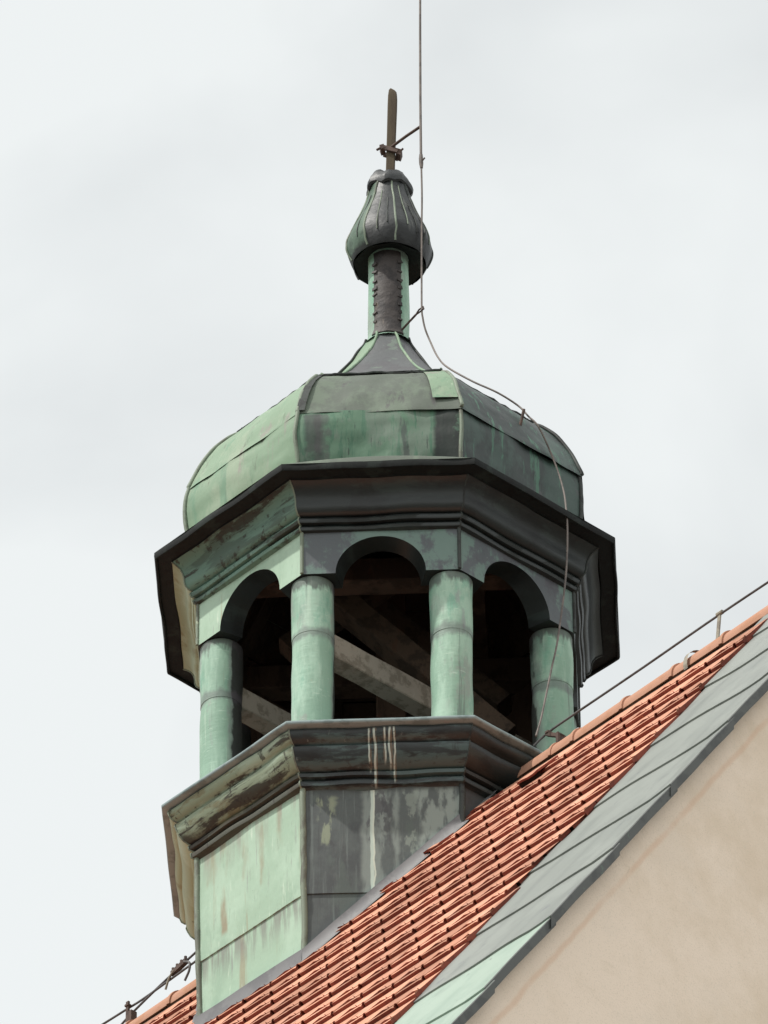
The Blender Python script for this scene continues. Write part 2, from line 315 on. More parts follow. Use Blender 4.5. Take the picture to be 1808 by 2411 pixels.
m = Mt("paving", (110, 109, 105), .95, .1); m.layer((92, 92, 89), .25, .42, .62, .8).layer((124, 123, 119), 1.4, .5, .7, .6); MGR = m.done(.2, 8, .01)

# ------------------------------------------------------------------ mesh helpers (local turret coordinates; Z0 added on build)
class MB:
    def __init__(s): s.v = []; s.f = []; s.mi = []; s.at = []
    def face(s, pts, mi=0, at=0.5):
        i = len(s.v); s.v += [Vector(p) for p in pts]; s.f.append(tuple(range(i, i+len(pts)))); s.mi.append(mi); s.at.append(at)
    def grid(s, rows, mi=0, close=False, at=0.5):
        i = len(s.v); n = len(rows[0])
        for r in rows: s.v += [Vector(p) for p in r]
        for a in range(len(rows)-1):
            for b in range(n if close else n-1):
                c = (b+1) % n
                s.f.append((i+a*n+b, i+a*n+c, i+(a+1)*n+c, i+(a+1)*n+b)); s.mi.append(mi); s.at.append(at)
    def poly_cap(s, ring, mi=0): s.face(ring, mi)
    def box(s, c, ax, ay, az, mi=0):
        c, ax, ay, az = Vector(c), Vector(ax), Vector(ay), Vector(az)
        P = [c+ax*i+ay*j+az*k for k in (-1, 1) for j in (-1, 1) for i in (-1, 1)]
        i0 = len(s.v); s.v += P
        for q in ((0, 1, 3, 2), (4, 6, 7, 5), (0, 4, 5, 1), (2, 3, 7, 6), (0, 2, 6, 4), (1, 5, 7, 3)):
            s.f.append(tuple(i0+x for x in q)); s.mi.append(mi); s.at.append(.5)
    def beam(s, a, b, w, h, upv=(0, 0, 1), mi=0, nseg=6, rough=.004):
        a, b = Vector(a), Vector(b); dd = (b-a); L = dd.length; dd.normalize()
        sx = dd.cross(Vector(upv)).normalized(); sy = sx.cross(dd)
        rows = []
        for i in range(nseg+1):
            p = a+dd*L*i/nseg; r = []
            for qx, qy in ((-.46, -.5), (.46, -.5), (.5, -.46), (.5, .46), (.46, .5), (-.46, .5), (-.5, .46), (-.5, -.46)):
                q = p+sx*qx*w+sy*qy*h; nn = mnoise.noise_vector(q*6)*rough; r.append(q+nn)
            rows.append(r)
        s.grid(rows, mi, True); s.face(rows[0][::-1], mi); s.face(rows[-1], mi)
    def tube(s, pts, r, n=8, mi=0, caps=True):
        pts = [Vector(p) for p in pts]; rows = []; side = None
        for i, p in enumerate(pts):
            t = (pts[min(i+1, len(pts)-1)]-pts[max(i-1, 0)]).normalized()
            if side is None: side = t.orthogonal().normalized()
            side = (side - t*side.dot(t)).normalized(); o2 = t.cross(side)
            rr = r[i] if isinstance(r, (list, tuple)) else r
            rows.append([p+(side*math.cos(a)+o2*math.sin(a))*rr for a in (2*math.pi*k/n for k in range(n))])
        s.grid(rows, mi, True)
        if caps: s.face(rows[0][::-1], mi); s.face(rows[-1], mi)
    def lathe(s, prof, c=(0, 0), n=24, mi=0, a0=0.0, jit=0.0):
        rows = []
        for r, z in prof:
            row = []
            for k in range(n):
                a = a0+2*math.pi*k/n; p = Vector((c[0]+r*math.cos(a), c[1]+r*math.sin(a), z))
                if jit: q = mnoise.noise(p*5)*jit; p.x += q*math.cos(a); p.y += q*math.sin(a)
                row.append(p)
            rows.append(row)
        s.grid(rows, mi, True)
    def build(s, name, mats, parent=None, smooth=False, ang=40):
        me = bpy.data.meshes.new(name)
        base = parent_loc(parent)
        me.from_pydata([(v.x-base.x, v.y-base.y, v.z+Z0-base.z) for v in s.v], [], s.f)
        for mm in (mats if isinstance(mats, (list, tuple)) else [mats]): me.materials.append(mm)
        me.polygons.foreach_set('material_index', s.mi)
        at = me.attributes.new('tint', 'FLOAT', 'FACE'); at.data.foreach_set('value', s.at)
        bm = bmesh.new(); bm.from_mesh(me); bmesh.ops.remove_doubles(bm, verts=bm.verts, dist=1e-5)
        bmesh.ops.recalc_face_normals(bm, faces=bm.faces)
        if smooth:
            for f in bm.faces: f.smooth = True
            for e in bm.edges:
                if len(e.link_faces) == 2 and e.calc_face_angle(0) > R_(ang): e.smooth = False
        bm.to_mesh(me); bm.free(); me.update()
        o = bpy.data.objects.new(name, me); COL.objects.link(o)
        if parent: o.parent = parent
        return o
def parent_loc(p):
    v = Vector((0, 0, 0))
    while p: v += p.location; p = p.parent
    return v
def thing(name, label, cat, loc=(0, 0, 0), group=None):
    o = bpy.data.objects.new(name, None); COL.objects.link(o); o.location = (loc[0], loc[1], loc[2]+Z0); o.empty_display_size = .2
    tag(o, label, cat, group); return o
def tag(o, label=None, cat=None, group=None, kind=None):
    for k, v in (('label', label), ('category', cat), ('group', group), ('kind', kind)):
        if v: o[k] = v
    return o
T8 = math.tan(math.pi/8)
RV = Vector((.70711, -.70711, 0)); GV = Vector((-.70711, -.70711, 0)); ZV = Vector((0, 0, 1))
BETA = R_(55); DN = GV*math.cos(BETA)-ZV*math.sin(BETA); NN = GV*math.sin(BETA)+ZV*math.cos(BETA); ZR = -1.62
def roofp(t, s, w=0.0): return Vector((0, 0, ZR))+RV*t+DN*s+NN*w
def catmull(P, n=8):
    P = [Vector(p) for p in P]; Q = [P[0]*2-P[1]]+P+[P[-1]*2-P[-2]]; o = []
    for i in range(1, len(Q)-2):
        a, b, c, e = Q[i-1:i+3]
        for k in range(n):
            t = k/n; o.append(.5*((2*b)+(c-a)*t+(2*a-5*b+4*c-e)*t*t+(3*b-a-3*c+e)*t**3))
    o.append(P[-1]); return o

# ------------------------------------------------------------------ ground
g = MB(); N = 64
g.face([(3000*math.cos(2*math.pi*k/N), 3000*math.sin(2*math.pi*k/N), -Z0) for k in range(N)])
tag(g.build('ground', MGR), kind='structure')

# ------------------------------------------------------------------ church: walls, tiled roof, verge, ridge
church = thing('church', 'cream plastered church gable with steep red tiled roof and grey metal verge', 'church', (RV.x*3.9, RV.y*3.9, -Z0))
T_IN, T_EDGE, T_GAB, T_BACK = 3.0, 3.96, 3.89, -14.0
EAVE = 5.6            # half width of the nave
def zroof(gd, w=0.0): return ZR-gd*math.tan(BETA)
gw = MB(); nx = 1
pr = [(-EAVE, -Z0), (EAVE, -Z0), (EAVE, zroof(EAVE)-.06), (0, ZR-.06), (-EAVE, zroof(EAVE)-.06)]
A = [RV*T_GAB+GV*q+ZV*z for q, z in pr]; B = [RV*(T_GAB-.6)+GV*q+ZV*z for q, z in pr]
gw.face(A); gw.face(B[::-1])
for i in range(5): gw.face([A[i], B[i], B[(i+1) % 5], A[(i+1) % 5]])
gw.build('gable_wall', MPL, church)
for sgn in (1, -1):
    b = MB(); b.box(RV*((T_GAB-.6+T_BACK)/2)+GV*(sgn*(EAVE-.35))+ZV*((zroof(EAVE)-.1-Z0)/2), RV*((T_GAB-.6-T_BACK)/2), GV*.3, ZV*((zroof(EAVE)-.1+Z0)/2)); b.build('nave_wall', MPL, church)
b = MB(); A = [RV*(T_BACK+.5)+GV*q+ZV*z for q, z in pr]; B = [RV*(T_BACK)+GV*q+ZV*z for q, z in pr]
b.face(A); b.face(B[::-1]); [b.face([A[i], B[i], B[(i+1) % 5], A[(i+1) % 5]]) for i in range(5)]; b.build('rear_gable_wall', MPL, church)
S_MAX = (EAVE+.35)/math.cos(BETA)
# deck under the tiles (both slopes)
dk = MB(); e = .035
def slope_pt(sgn, t, s, w): 
    p = roofp(t, s, w)
    if sgn > 0: return p
    gq = p.dot(GV); return p-GV*(2*gq)
for sgn in (1, -1):
    dk.face([slope_pt(sgn, T_BACK, .02, -.03), slope_pt(sgn, T_IN-.1, .02, -.03), slope_pt(sgn, T_IN-.1, S_MAX, -.03), slope_pt(sgn, T_BACK, S_MAX, -.03)])
dk.build('roof_deck', MDK, church)
# interlocking tiles, one mesh for the slope in view and one for the far slope
TW, GA = .203, .276
def tile_field(sgn, t_hi, t_lo, s0, seed, phase):
    rnd = random.Random(seed); mb = MB()
    nr = int((S_MAX-s0)/GA)+1
    for j in range(nr):
        sa = s0+j*GA
        ncol = int((t_hi-t_lo)/TW)+2
        for i in range(ncol):
            ta = t_hi-phase-(i+1)*TW-((.020*j) % TW)+TW
            if ta > t_hi-.01: continue
            if ta+TW < t_lo: continue
            tl = rnd.random(); dz = rnd.uniform(-.002, .002); ds = rnd.uniform(-.005, .005); dtl = rnd.uniform(-.003, .003); ro = rnd.gauss(0, .006)
            sb = sa+GA+ds; led = .036; hL = .0165+dz*.7
            def h(u):
                if u < .10: return hL
                if u < .68: return hL+.0125*(u-.10)/.58
                return hL+.002-.002*(u-.68)/.27
            P = lambda u, s, w: slope_pt(sgn, min(ta+u*TW+dtl, t_hi), s+ro*(u-.5), w)
            us = [.045, .10, .30, .50, .68]; us2 = [.70, .80, .95]
            hm = hL-.001
            # top surface of the pan, nearly flat, its two moulds rising only towards the lower edge
            for ul in (us, us2):
                mt_ = 0 if ul is us else 3
                mb.grid([[P(u, sa-.04, -.004) for u in ul], [P(u, sb-led-.030, hm*.88) for u in ul]], 0, at=tl)
                mb.grid([[P(u, sb-led-.030, hm*.88) for u in ul], [P(u, sb-led-.012, hm*.95) for u in ul], [P(u, sb-led, h(u)) for u in ul]], mt_, at=tl)
                mb.grid([[P(u, sb-led, h(u)) for u in ul], [P(u, sb-led+.001, hL-.006) for u in ul]], 1, at=tl)
            mb.face([P(.68, sa-.04, -.004), P(.68, sb-led-.030, hm*.88), P(.70, sb-led-.030, hm*.88), P(.70, sa-.04, -.004)], 0, tl)
            mb.face([P(.68, sb-led-.030, hm*.88), P(.68, sb-led-.012, hm*.95), P(.68, sb-led, h(.679)), P(.70, sb-led, h(.70)), P(.70, sb-led-.012, hm*.95), P(.70, sb-led-.030, hm*.88)], 1, tl)
            mb.face([P(.68, sb-led, h(.679)), P(.70, sb-led, h(.70)), P(.70, sb-led+.001, hL-.006), P(.68, sb-led+.001, hL-.006)], 1, tl)
            # front ledge and its butt
            ul = [.045, .5, .86, .95]
            mb.grid([[P(u, sb-led-.001, hL-.0012) for u in ul], [P(u, sb, hL - (.0 if u < .9 else .004)) for u in ul]], 0, at=tl)
            mb.grid([[P(u, sb, hL - (.0 if u < .9 else .004)) for u in ul], [P(u, sb+.001, -.012) for u in ul]], 1, at=tl)
            for u in (.045, .95):
                mb.grid([[P(u, sa-.04, -.006), P(u, sb-led, hL), P(u, sb, hL)], [P(u, sa-.04, -.03), P(u, sb-led, -.02), P(u, sb, -.012)]], 1, at=tl)
            # side roll bridging the joint: hollow underneath, its mouth open at the lower edge
            ur = [.945, .97, 1.0, 1.03, 1.046]; hr = [hL, hL+.007, hL+.008, hL+.007, hL]
            mb.grid([[P(u, sa-.04, -.004) for u in ur], [P(u, sb-led-.014, hm*.95) for u in ur], [P(u, sb-.010, q) for u, q in zip(ur, hr)]], 0, at=tl)
            mb.grid([[P(u, sb-.010, q) for u, q in zip(ur, hr)], [P(u, sb-.009, q-.0035) for u, q in zip(ur, hr)]], 1, at=tl)
            mb.grid([[P(u, sb-.12, .005) for u in (.94, 1.055)], [P(u, sb-.12, -.02) for u in (.94, 1.055)]], 2, at=tl)  # dark plates line the hollow, painting in the shade inside it
            mb.grid([[P(u, sb-.12, -.0095) for u in (.945, 1.05)], [P(u, sb-.012, -.0095) for u in (.945, 1.05)]], 2, at=tl)
    return mb
TILES = tile_field(1, T_IN, T_BACK, .395, 3, .06).build('roof_tiles', [MT_, MTE, MDK, MTD], church)
far = MB()
far.grid([[slope_pt(-1, T_BACK, s, 0), slope_pt(-1, T_IN, s, 0)] if q == 0 else [slope_pt(-1, T_BACK, s, .03), slope_pt(-1, T_IN, s, .03)] for k in range(int(S_MAX/GA)) for q, s in ((0, .1+k*GA), (1, .1+(k+1)*GA-.002))], 0)
far.build('rear_roof_tiles', MT_, church)
# verge sheets
seams = [.0, .62, 1.24, 1.90, 2.57, 3.25, 3.93, 4.62, 5.30, 5.98, 6.66, 7.34, 8.02, 8.7, 9.4, S_MAX+.05]
rnd = random.Random(11)
for sgn in (1, -1):
    for k in range(len(seams)-1):
        sa, sb = seams[k], seams[k+1]; mb = MB()
        sk = rnd.uniform(.07, .15)           # the laps run slightly askew
        nt, nsq = 14, 8
        rows = []
        ex = rnd.uniform(-.006, .006)
        for j in range(nsq+1):
            f = j/nsq; row = []
            for i in range(nt+1):
                q = i/nt; t = T_IN-.12+(T_EDGE+ex-T_IN+.12)*q
                wav = .012*math.sin(q*7+k)*q
                s = sa-.05+(sb-sa+.05)*f+sk*(q-.5)*(1 if f > 0 else .6)+wav*f
                w = -.014+.010*f+.012*max(0, (q-.88)/.12)+mnoise.noise(Vector((t*2.6, s*2.6, 3*sgn)))*.008
                row.append(slope_pt(sgn, t, s, w))
            rows.append(row)
        mb.grid(rows)
        low = rows[-1]; mb.grid([low, [p+NN*(-.009)+DN*.001 for p in low]] if sgn > 0 else [low, [p-ZV*.009 for p in low]])
        # fascia folded down over the verge
        edge = [r[-1] for r in rows]
        mat = MVP if (4.6 < sa < 6.0) else MVG
        o = tag(mb.build('verge_sheet', mat, church, True, 35), 'pale green verge sheet' if mat is MVP else None)
        fb = MB(); fb.grid([[p for p in edge], [p+RV*.006-ZV*.006 for p in edge], [p+RV*.004-ZV*.072 for p in edge], [p-RV*.03-ZV*.078 for p in edge]])
        fb.build('fascia', MFA if mat is MVG else MFA, o)
# ridge tiles
RC = -1.790
def ridge_tile(t, L=.40):
    mb = MB(); n = 18; rows = []
    for q, r in ((0, .1205), (.03, .1225), (.06, .1205), (.062, .116), (1.0, .110)):
        row = []
        for k in range(n+1):
            a = R_(-3)+R_(186)*k/n
            row.append(RV*(t+(-L*q))+GV*(r*math.cos(a))+ZV*(RC+r*math.sin(a)))
        rows.append(row)
    mb.grid(rows); inner = [[p+(Vector((0, 0, RC))+RV*p.dot(RV)-p).normalized()*.014 for p in r] for r in (rows[0], rows[-1])]
    mb.grid([rows[0], inner[0]]); mb.grid([inner[0], inner[1]]); mb.grid([inner[1], rows[-1]])
    for e_ in (0, -1): mb.grid([[r[e_] for r in rows], [inner[0][e_]]*3+[inner[1][e_]]*2])
    o = mb.build('ridge_tile', MRT, church, True, 45)
    return o
ts = [1.495+.3625*k for k in range(0, 8)]
for k in range(-1, 7):
    t = 1.495+.3625*k
    if t-.40 > .90 or k == -1: ridge_tile(t if k >= 0 else 1.33, .40 if k >= 0 else .30)
t = 1.495+.3625*7
while t < T_EDGE-.02: ridge_tile(min(t, T_EDGE)); t += .3625
t = -1.0
ridge_tile(-.92, .2)
for k in range(0, 34):
    t = -1.245-.3625*k+.3625
    if t < -.95 and t > T_BACK+.2: ridge_tile(t)
mo = MB()
for sgn in (1, -1):
    for ta, tb in ((1.0, T_EDGE-.1), (T_BACK, -.98)):
        nseg = int((tb-ta)/.06); rows = [[], []]
        for k in range(nseg+1):
            t = ta+(tb-ta)*k/nseg; q = mnoise.noise(Vector((t*9, sgn, 0)))*.012
            rows[0].append(slope_pt(sgn, t, .10, -.022)); rows[1].append(slope_pt(sgn, t, .40+q, -.018))
        mo.grid(rows)
mo.build('ridge_shade_band', MMO, church)  # dark band standing in for the shade below the ridge tiles
# slipped tile near the turret, where a whole tile shows
def chip(t0, s0, w, l, lift, name, k):
    mb = MB(); rows = []
    for q in range(5):
        v = q/4; rows.append([roofp(t0+w*u+.015*v*k, s0+l*v, lift*(.3+.7*v)+.004*math.sin(u*6+k)) for u in (0, .25, .5, .75, 1)])
    mb.grid(rows); low = [[p-NN*.011 for p in r] for r in rows]; mb.grid([rows[-1], low[-1]], 1); mb.grid([[r[0] for r in rows], [r[0] for r in low]], 1); mb.grid([[r[-1] for r in rows], [r[-1] for r in low]], 1)
    mb.grid([low[0], low[-1]], 1)
    m0 = rows[-1][0]-NN*.011; m1 = rows[-1][-1]-NN*.011; mb.grid([[m0-DN*.006, m1-DN*.006], [m0-DN*.006-NN*lift, m1-DN*.006-NN*lift]], 2)  # dark plate painted in for the shaded gap under the tile
    mb.build(name, [MT_, MTE, MDK], church)
def loose_tile():
    chip(1.42, .50, .15, .24, .040, 'slipped_tile', 1)
    for t, q in ((.36, 1.44), (.60, 1.20), (.84, .93), (1.0, .62)): chip(t, q-.17, .13, .17, .030, 'cut_tile', .5)
loose_tile()

# ------------------------------------------------------------------ turret
turret = thing('ridge_turret', 'octagonal green copper bell turret with arcade and domed cap astride the tiled roof', 'turret', (0, 0, -2.6))
FACES = {'front': -90, 'right': -45, 'side': 0, 'rear': 45, 'back': 90, 'rearleft': 135, 'west': 180, 'left': -135}
def frame(ang):
    a = R_(ang); n = Vector((math.cos(a), math.sin(a), 0)); t = Vector((-math.sin(a), math.cos(a), 0)); return n, t   # t runs to the right seen from outside
def strip(mb, ang, prof, nx=10, dent=.0, fr=2.6, x0=-1.0, x1=1.0, mi=0, grow=0.0):
    n, t = frame(ang); rows = []
    for a, z in prof:
        row = []
        for i in range(nx+1):
            q = x0+(x1-x0)*i/nx; p = n*a+t*(a*T8*q*(1+grow))+ZV*z
            if dent: p = p+n*(mnoise.noise(p*fr+Vector((ang, 0, 0)))*dent*(1-abs(q)**6))
            row.append(p)
        rows.append(row)
    mb.grid(rows, mi)
def dense(prof, step):
    o = [prof[0]]
    for (a0, z0), (a1, z1) in zip(prof, prof[1:]):
        k = max(1, int(math.hypot(a1-a0, z1-z0)/step))
        for i in range(1, k+1): o.append((a0+(a1-a0)*i/k, z0+(z1-z0)*i/k))
    return o
# drum panels with a lap seam, each face its own sheet
def adrum(z): return .972-.022*max(0, min(1, (-1.9-z)/1.0))
for nm, ang in FACES.items():
    mat = {'front': MDP, 'right': MD, 'side': MD, 'left': MG, 'west': MG2, 'rearleft': MG2}.get(nm, MD)
    zl = -2.575
    for za, zb, off in ((zl, -1.90, .005), (-3.9, zl+.03, 0.0)):
        mb = MB(); strip(mb, ang, dense([(adrum(za)+off+.003, za), (adrum(zb)+off, zb)], .08), 14, .010, 2.2)
        if off: strip(mb, ang, [(adrum(za)+off+.003, za), (adrum(za)-.002, za-.001)], 14, .010, 2.2)
        tag(mb.build('drum_sheet', mat, turret, True, 30), {'left': 'pale green weathered drum sheet', 'front': 'dark grey drum sheet with pale run-off streaks'}.get(nm))
# rolled corner seams of the drum
def corner(ang, a, z): return Vector((math.cos(R_(ang))*a/math.cos(math.pi/8), math.sin(R_(ang))*a/math.cos(math.pi/8), z))
for k in range(8):
    ang = -112.5+45*k; mb = MB()
    light = k in (0, 7, 6, 5)
    rnd = random.Random(k); pts = [corner(ang, adrum(z)+.008, z)+Vector((rnd.uniform(-.004, .004), rnd.uniform(-.004, .004), 0)) for z in [-1.9-.1*i for i in range(21)]]
    mb.tube(pts, .016, 8); mb.build('corner_seam', MSE if light else MSD, turret, True, 60)
# lower cornice
low_prof = [(.968, -1.950), (.984, -1.932), (1.006, -1.928), (1.010, -1.908), (1.004, -1.898), (.988, -1.894), (.990, -1.886), (1.018, -1.880), (1.022, -1.862), (1.014, -1.854), (1.004, -1.850),
            (1.022, -1.846), (1.044, -1.832), (1.066, -1.806), (1.082, -1.772), (1.090, -1.748), (1.088, -1.738), (1.070, -1.732), (1.074, -1.724), (1.098, -1.716), (1.116, -1.698), (1.124, -1.676), (1.124, -1.662), (1.110, -1.654)]
for nm, ang in FACES.items():
    mat = {'front': MCF, 'right': MCB, 'side': MCB, 'left': MCL, 'west': MCY, 'rearleft': MCL}.get(nm, MCB)
    mb = MB(); strip(mb, ang, low_prof, 28, .014, 4.2); mb.build('lower_cornice', mat, turret, True, 50)
    mb = MB(); strip(mb, ang, [(1.10, -1.652), (1.154, -1.650), (1.160, -1.646), (1.161, -1.634), (1.156, -1.626), (1.05, -1.600), (.70, -1.56)], 14, .007, 2.8); mb.build('cornice_lip', MLP, turret, True, 60)
fl = MB(); fl.face([corner(-112.5+45*k, .72, -1.565) for k in range(8)]); fl.build('belfry_floor', MLP, turret)
for k in range(8):
    ang = -112.5+45*k; mb = MB(); pts = [corner(ang, a+.002, z) for a, z in low_prof[1:]]
    mb.tube(pts, .0045, 6); mb.build('cornice_mitre', MSE if k in (0, 7, 6) else MSD, turret, True, 60)
# flashing upstand along the roof (front, left and ridge faces)
def upstand(ang, x0, x1, h):
    n, t = frame(ang); rows = [[], [], []]
    for i in range(25):
        q = x0+(x1-x0)*i/24; a = .983; p = n*a+t*(a*T8*q); gq = abs(p.dot(GV)); zr = ZR-gq*math.tan(BETA)
        p.z = zr; rows[0].append(Vector((p.x, p.y, zr+h+mnoise.noise(p*4)*.006))); rows[1].append(Vector((p.x+n.x*.004, p.y+n.y*.004, zr+.03)))
        q2 = n*(a+.035)+t*((a+.035)*T8*q); rows[2].append(Vector((q2.x, q2.y, ZR-abs(q2.dot(GV))*math.tan(BETA)+.016)))
    mb = MB(); mb.grid(rows); top = rows[0]; mb.grid([top, [p-n*.02 for p in top]]); mb.build('roof_flashing', MLF, turret, True, 50)
upstand(-90, -1, 1, .098); upstand(-135, -1, 1, .100); upstand(-45, -1, 1, .03); upstand(180, -1, 1, .1); upstand(135, -1, 1, .05)
upstand(90, -1, 1, .1); upstand(45, -1, 1, .1); upstand(0, -1, 1, .1)
# columns
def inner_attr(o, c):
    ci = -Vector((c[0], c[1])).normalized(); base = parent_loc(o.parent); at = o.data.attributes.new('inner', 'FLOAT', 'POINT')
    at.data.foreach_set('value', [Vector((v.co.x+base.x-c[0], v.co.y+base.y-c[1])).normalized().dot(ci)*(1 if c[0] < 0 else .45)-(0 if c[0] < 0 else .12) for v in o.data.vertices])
for k in range(8):
    ang = -112.5+45*k; c = (math.cos(R_(ang))*.935, math.sin(R_(ang))*.935); rnd = random.Random(50+k)
    mb = MB(); zs = -.90+rnd.uniform(-.02, .02)
    up_ = [(.1115, z) for z in [zs-.012]]+[(.1115, zs+(-.552-zs)*i/10) for i in range(11)]
    lo_ = [(.1095, -1.66+(zs+1.66)*i/16) for i in range(17)]
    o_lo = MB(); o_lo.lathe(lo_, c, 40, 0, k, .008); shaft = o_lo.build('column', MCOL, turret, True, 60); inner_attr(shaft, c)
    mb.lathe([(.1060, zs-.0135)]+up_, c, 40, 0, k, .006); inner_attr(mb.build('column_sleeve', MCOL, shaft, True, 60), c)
# arcade frieze with round arches
ZT, ZB, AF, AR = -.262, -.548, .985, .2345
for nm, ang in FACES.items():
    n, t = frame(ang); hw = AF*T8; mb = MB()
    mat = {'front': MF, 'right': MF, 'left': MG3, 'west': MG2, 'rearleft': MG2}.get(nm, MF)
    def P(x, z, dpt): 
        a = AF-dpt; return n*a+t*(x*(a/AF))+ZV*z
    xs = [-hw+(hw-AR)*i/4 for i in range(5)]+[-AR*math.cos(math.pi*i/28) for i in range(1, 28)]+[AR+(hw-AR)*i/4 for i in range(5)]
    zb = [ZB]*5+[ZB+AR*math.sin(math.pi*i/28)*1.0 for i in range(1, 28)]+[ZB]*5
    dn = lambda x, z: mnoise.noise(Vector((x*4, z*4, ang)))*.005
    mid = [[P(x, z+(ZT-z)*f, -dn(x, z)*(1 if 0 < f < 1 else 0)) for x, z in zip(xs, zb)] for f in (0, .33, .66, 1)]
    mb.grid(mid)
    inn = [P(x, z, .13) for x, z in zip(xs, zb)]
    mb.grid([mid[0], [P(x, z, .004) for x, z in zip(xs, zb)], inn], 1)
    mb.grid([inn, [P(x, ZT+.05, .13) for x in xs]], 1)
    mb.build('arch_frieze', [mat, MCB], turret, True, 40)
for k in range(8):
    ang = -112.5+45*k; mb = MB(); mb.tube([corner(ang, AF+.002, z) for z in (ZB+.003, -.45, -.36, ZT)], .010, 8); mb.build('frieze_corner_seam', MSE if k in (0, 7, 6) else MSD, turret, True, 60)
# upper cornice
up_prof = [(.970, -.288), (.988, -.280), (1.006, -.276), (1.012, -.262), (1.006, -.250), (.990, -.246), (.992, -.240), (1.020, -.236), (1.028, -.220), (1.022, -.206), (1.006, -.202), (1.008, -.196),
           (1.034, -.190), (1.050, -.172), (1.056, -.150), (1.058, -.120), (1.066, -.092), (1.082, -.064), (1.104, -.044), (1.122, -.032)]
def cover(mb, ang, bow):
    n, t = frame(ang); rows = []
    for a, z, f in ((1.2145, .003, 0), (1.205, .008, 1), (1.182, .020, 1.3), (1.10, .065, .8), (1.00, .11, 0)):
        rows.append([n*a+t*(a*T8*(-1+2*i/20))+ZV*(z+f*bow*max(0, 1-abs(-1+2*i/20)**2.2)) for i in range(21)])
    mb.grid(rows)
sof_prof = [(1.122, -.032), (1.126, -.022), (1.196, -.018), (1.200, -.032), (1.210, -.034), (1.215, -.018), (1.214, .004)]
for nm, ang in FACES.items():
    mat = {'left': MCU, 'west': MCY, 'rearleft': MCU}.get(nm, MCB)
    mb = MB(); strip(mb, ang, up_prof, 28, .014, 3.8); mb.build('upper_cornice', mat, turret, True, 50)
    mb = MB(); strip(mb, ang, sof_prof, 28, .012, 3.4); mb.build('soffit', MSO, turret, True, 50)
    mb = MB(); cover(mb, ang, .032 if nm == 'front' else .004); mb.build('cornice_cover', MDL if nm in ('left', 'west') else MDO, turret, True, 40)
for k in range(8):
    ang = -112.5+45*k; mb = MB(); pts = [corner(ang, a+.002, z) for a, z in up_prof[1:]]
    mb.tube(pts, .0045, 6); mb.build('upper_mitre', MSE if k in (0, 7, 6) else MSD, turret, True, 60)
# dome: lower and upper sheet on every face
d_lo = [(1.008, .06), (1.022, .12), (1.032, .22), (1.038, .33), (1.038, .42), (1.030, .490)]
d_loA = [(1.010, .06), (1.026, .12), (1.045, .22), (1.055, .33), (1.052, .42), (1.036, .490)]
d_up = [(1.048, .474), (1.045, .492), (1.024, .560), (.990, .650), (.950, .732), (.904, .808), (.850, .875), (.822, .905), (.790, .930), (.745, .970)]
d_upA = [(1.042, .478), (1.036, .495), (1.014, .560), (.980, .650), (.944, .728), (.902, .804), (.850, .872), (.822, .905), (.790, .930), (.745, .970)]
ROUND = {-112.5: 1, -157.5: 1, 157.5: 1, 112.5: 1}                     # the western hips bulge more than the eastern ones
def strip2(mb, ang, pa, pb, nx, dent, fr):
    n, t = frame(ang); rows = []; pa = dense(pa, .035) if False else pa
    K = 4
    def res(p): return [tuple(p[i][c]+(p[i+1][c]-p[i][c])*q/K for c in (0, 1)) for i in range(len(p)-1) for q in range(K)]+[p[-1]]
    A, B = res(pa), res(pb)
    for (a0, z0), (a1, z1) in zip(A, B):
        row = []
        for i in range(nx+1):
            q = -1+2*i/nx; f = i/nx; a = a0+(a1-a0)*f; z = z0+(z1-z0)*f
            p = n*a+t*(a*T8*q)+ZV*z; p = p+n*(mnoise.noise(p*fr+Vector((ang, 0, 0)))*dent*(1-abs(q)**6)+mnoise.noise(p*fr*3+Vector((ang, 3, 0)))*dent*.3*(1-abs(q)**6)); row.append(p)
        rows.append(row)
    mb.grid(rows)
def ends(ang, A, B):
    w = lambda x: ((x+180) % 360)-180
    return (A if w(ang-22.5) in ROUND else B), (A if w(ang+22.5) in ROUND else B)
for nm, ang in FACES.items():
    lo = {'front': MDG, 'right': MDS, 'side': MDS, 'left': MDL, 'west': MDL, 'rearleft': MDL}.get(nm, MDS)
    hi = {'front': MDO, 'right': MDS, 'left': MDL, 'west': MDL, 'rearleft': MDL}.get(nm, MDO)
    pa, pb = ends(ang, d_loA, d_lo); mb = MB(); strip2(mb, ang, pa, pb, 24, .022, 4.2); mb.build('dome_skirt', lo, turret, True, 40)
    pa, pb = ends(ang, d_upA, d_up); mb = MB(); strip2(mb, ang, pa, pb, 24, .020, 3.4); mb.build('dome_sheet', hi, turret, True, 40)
for k in range(8):
    ang = -112.5+45*k; light = k in (0, 7, 6, 1)
    rnd_ = (((ang+180) % 360)-180) in ROUND; pts = [corner(ang, a+.004, z) for a, z in (d_loA+d_upA[1:] if rnd_ else d_lo+d_up[1:])]
    rnd = random.Random(k+5); mb = MB()
    mb.tube(catmull([p+Vector((rnd.uniform(-.004, .004), rnd.uniform(-.004, .004), 0)) for p in pts], 3), .011, 8)
    mb.build('hip_seam', MSE if light else MSD, turret, True, 60)
# broad pale hip strip beside the front right hip (a repair sheet)
mb = MB(); strip(mb, -90, [(a+.006, z+.004) for a, z in dense(d_up[2:], .05)], 6, .010, 2.8, .66, 1.0); tag(mb.build('repair_sheet', MDL, turret, True, 40), 'pale green patch sheet beside the dome hip')
mb = MB(); strip(mb, -90, [(a+.005, z+.003) for a, z in dense(d_up[1:9], .05)], 3, .006, 2.8, -1.0, -.90); mb.build('hip_strip', MSD, turret, True, 40)
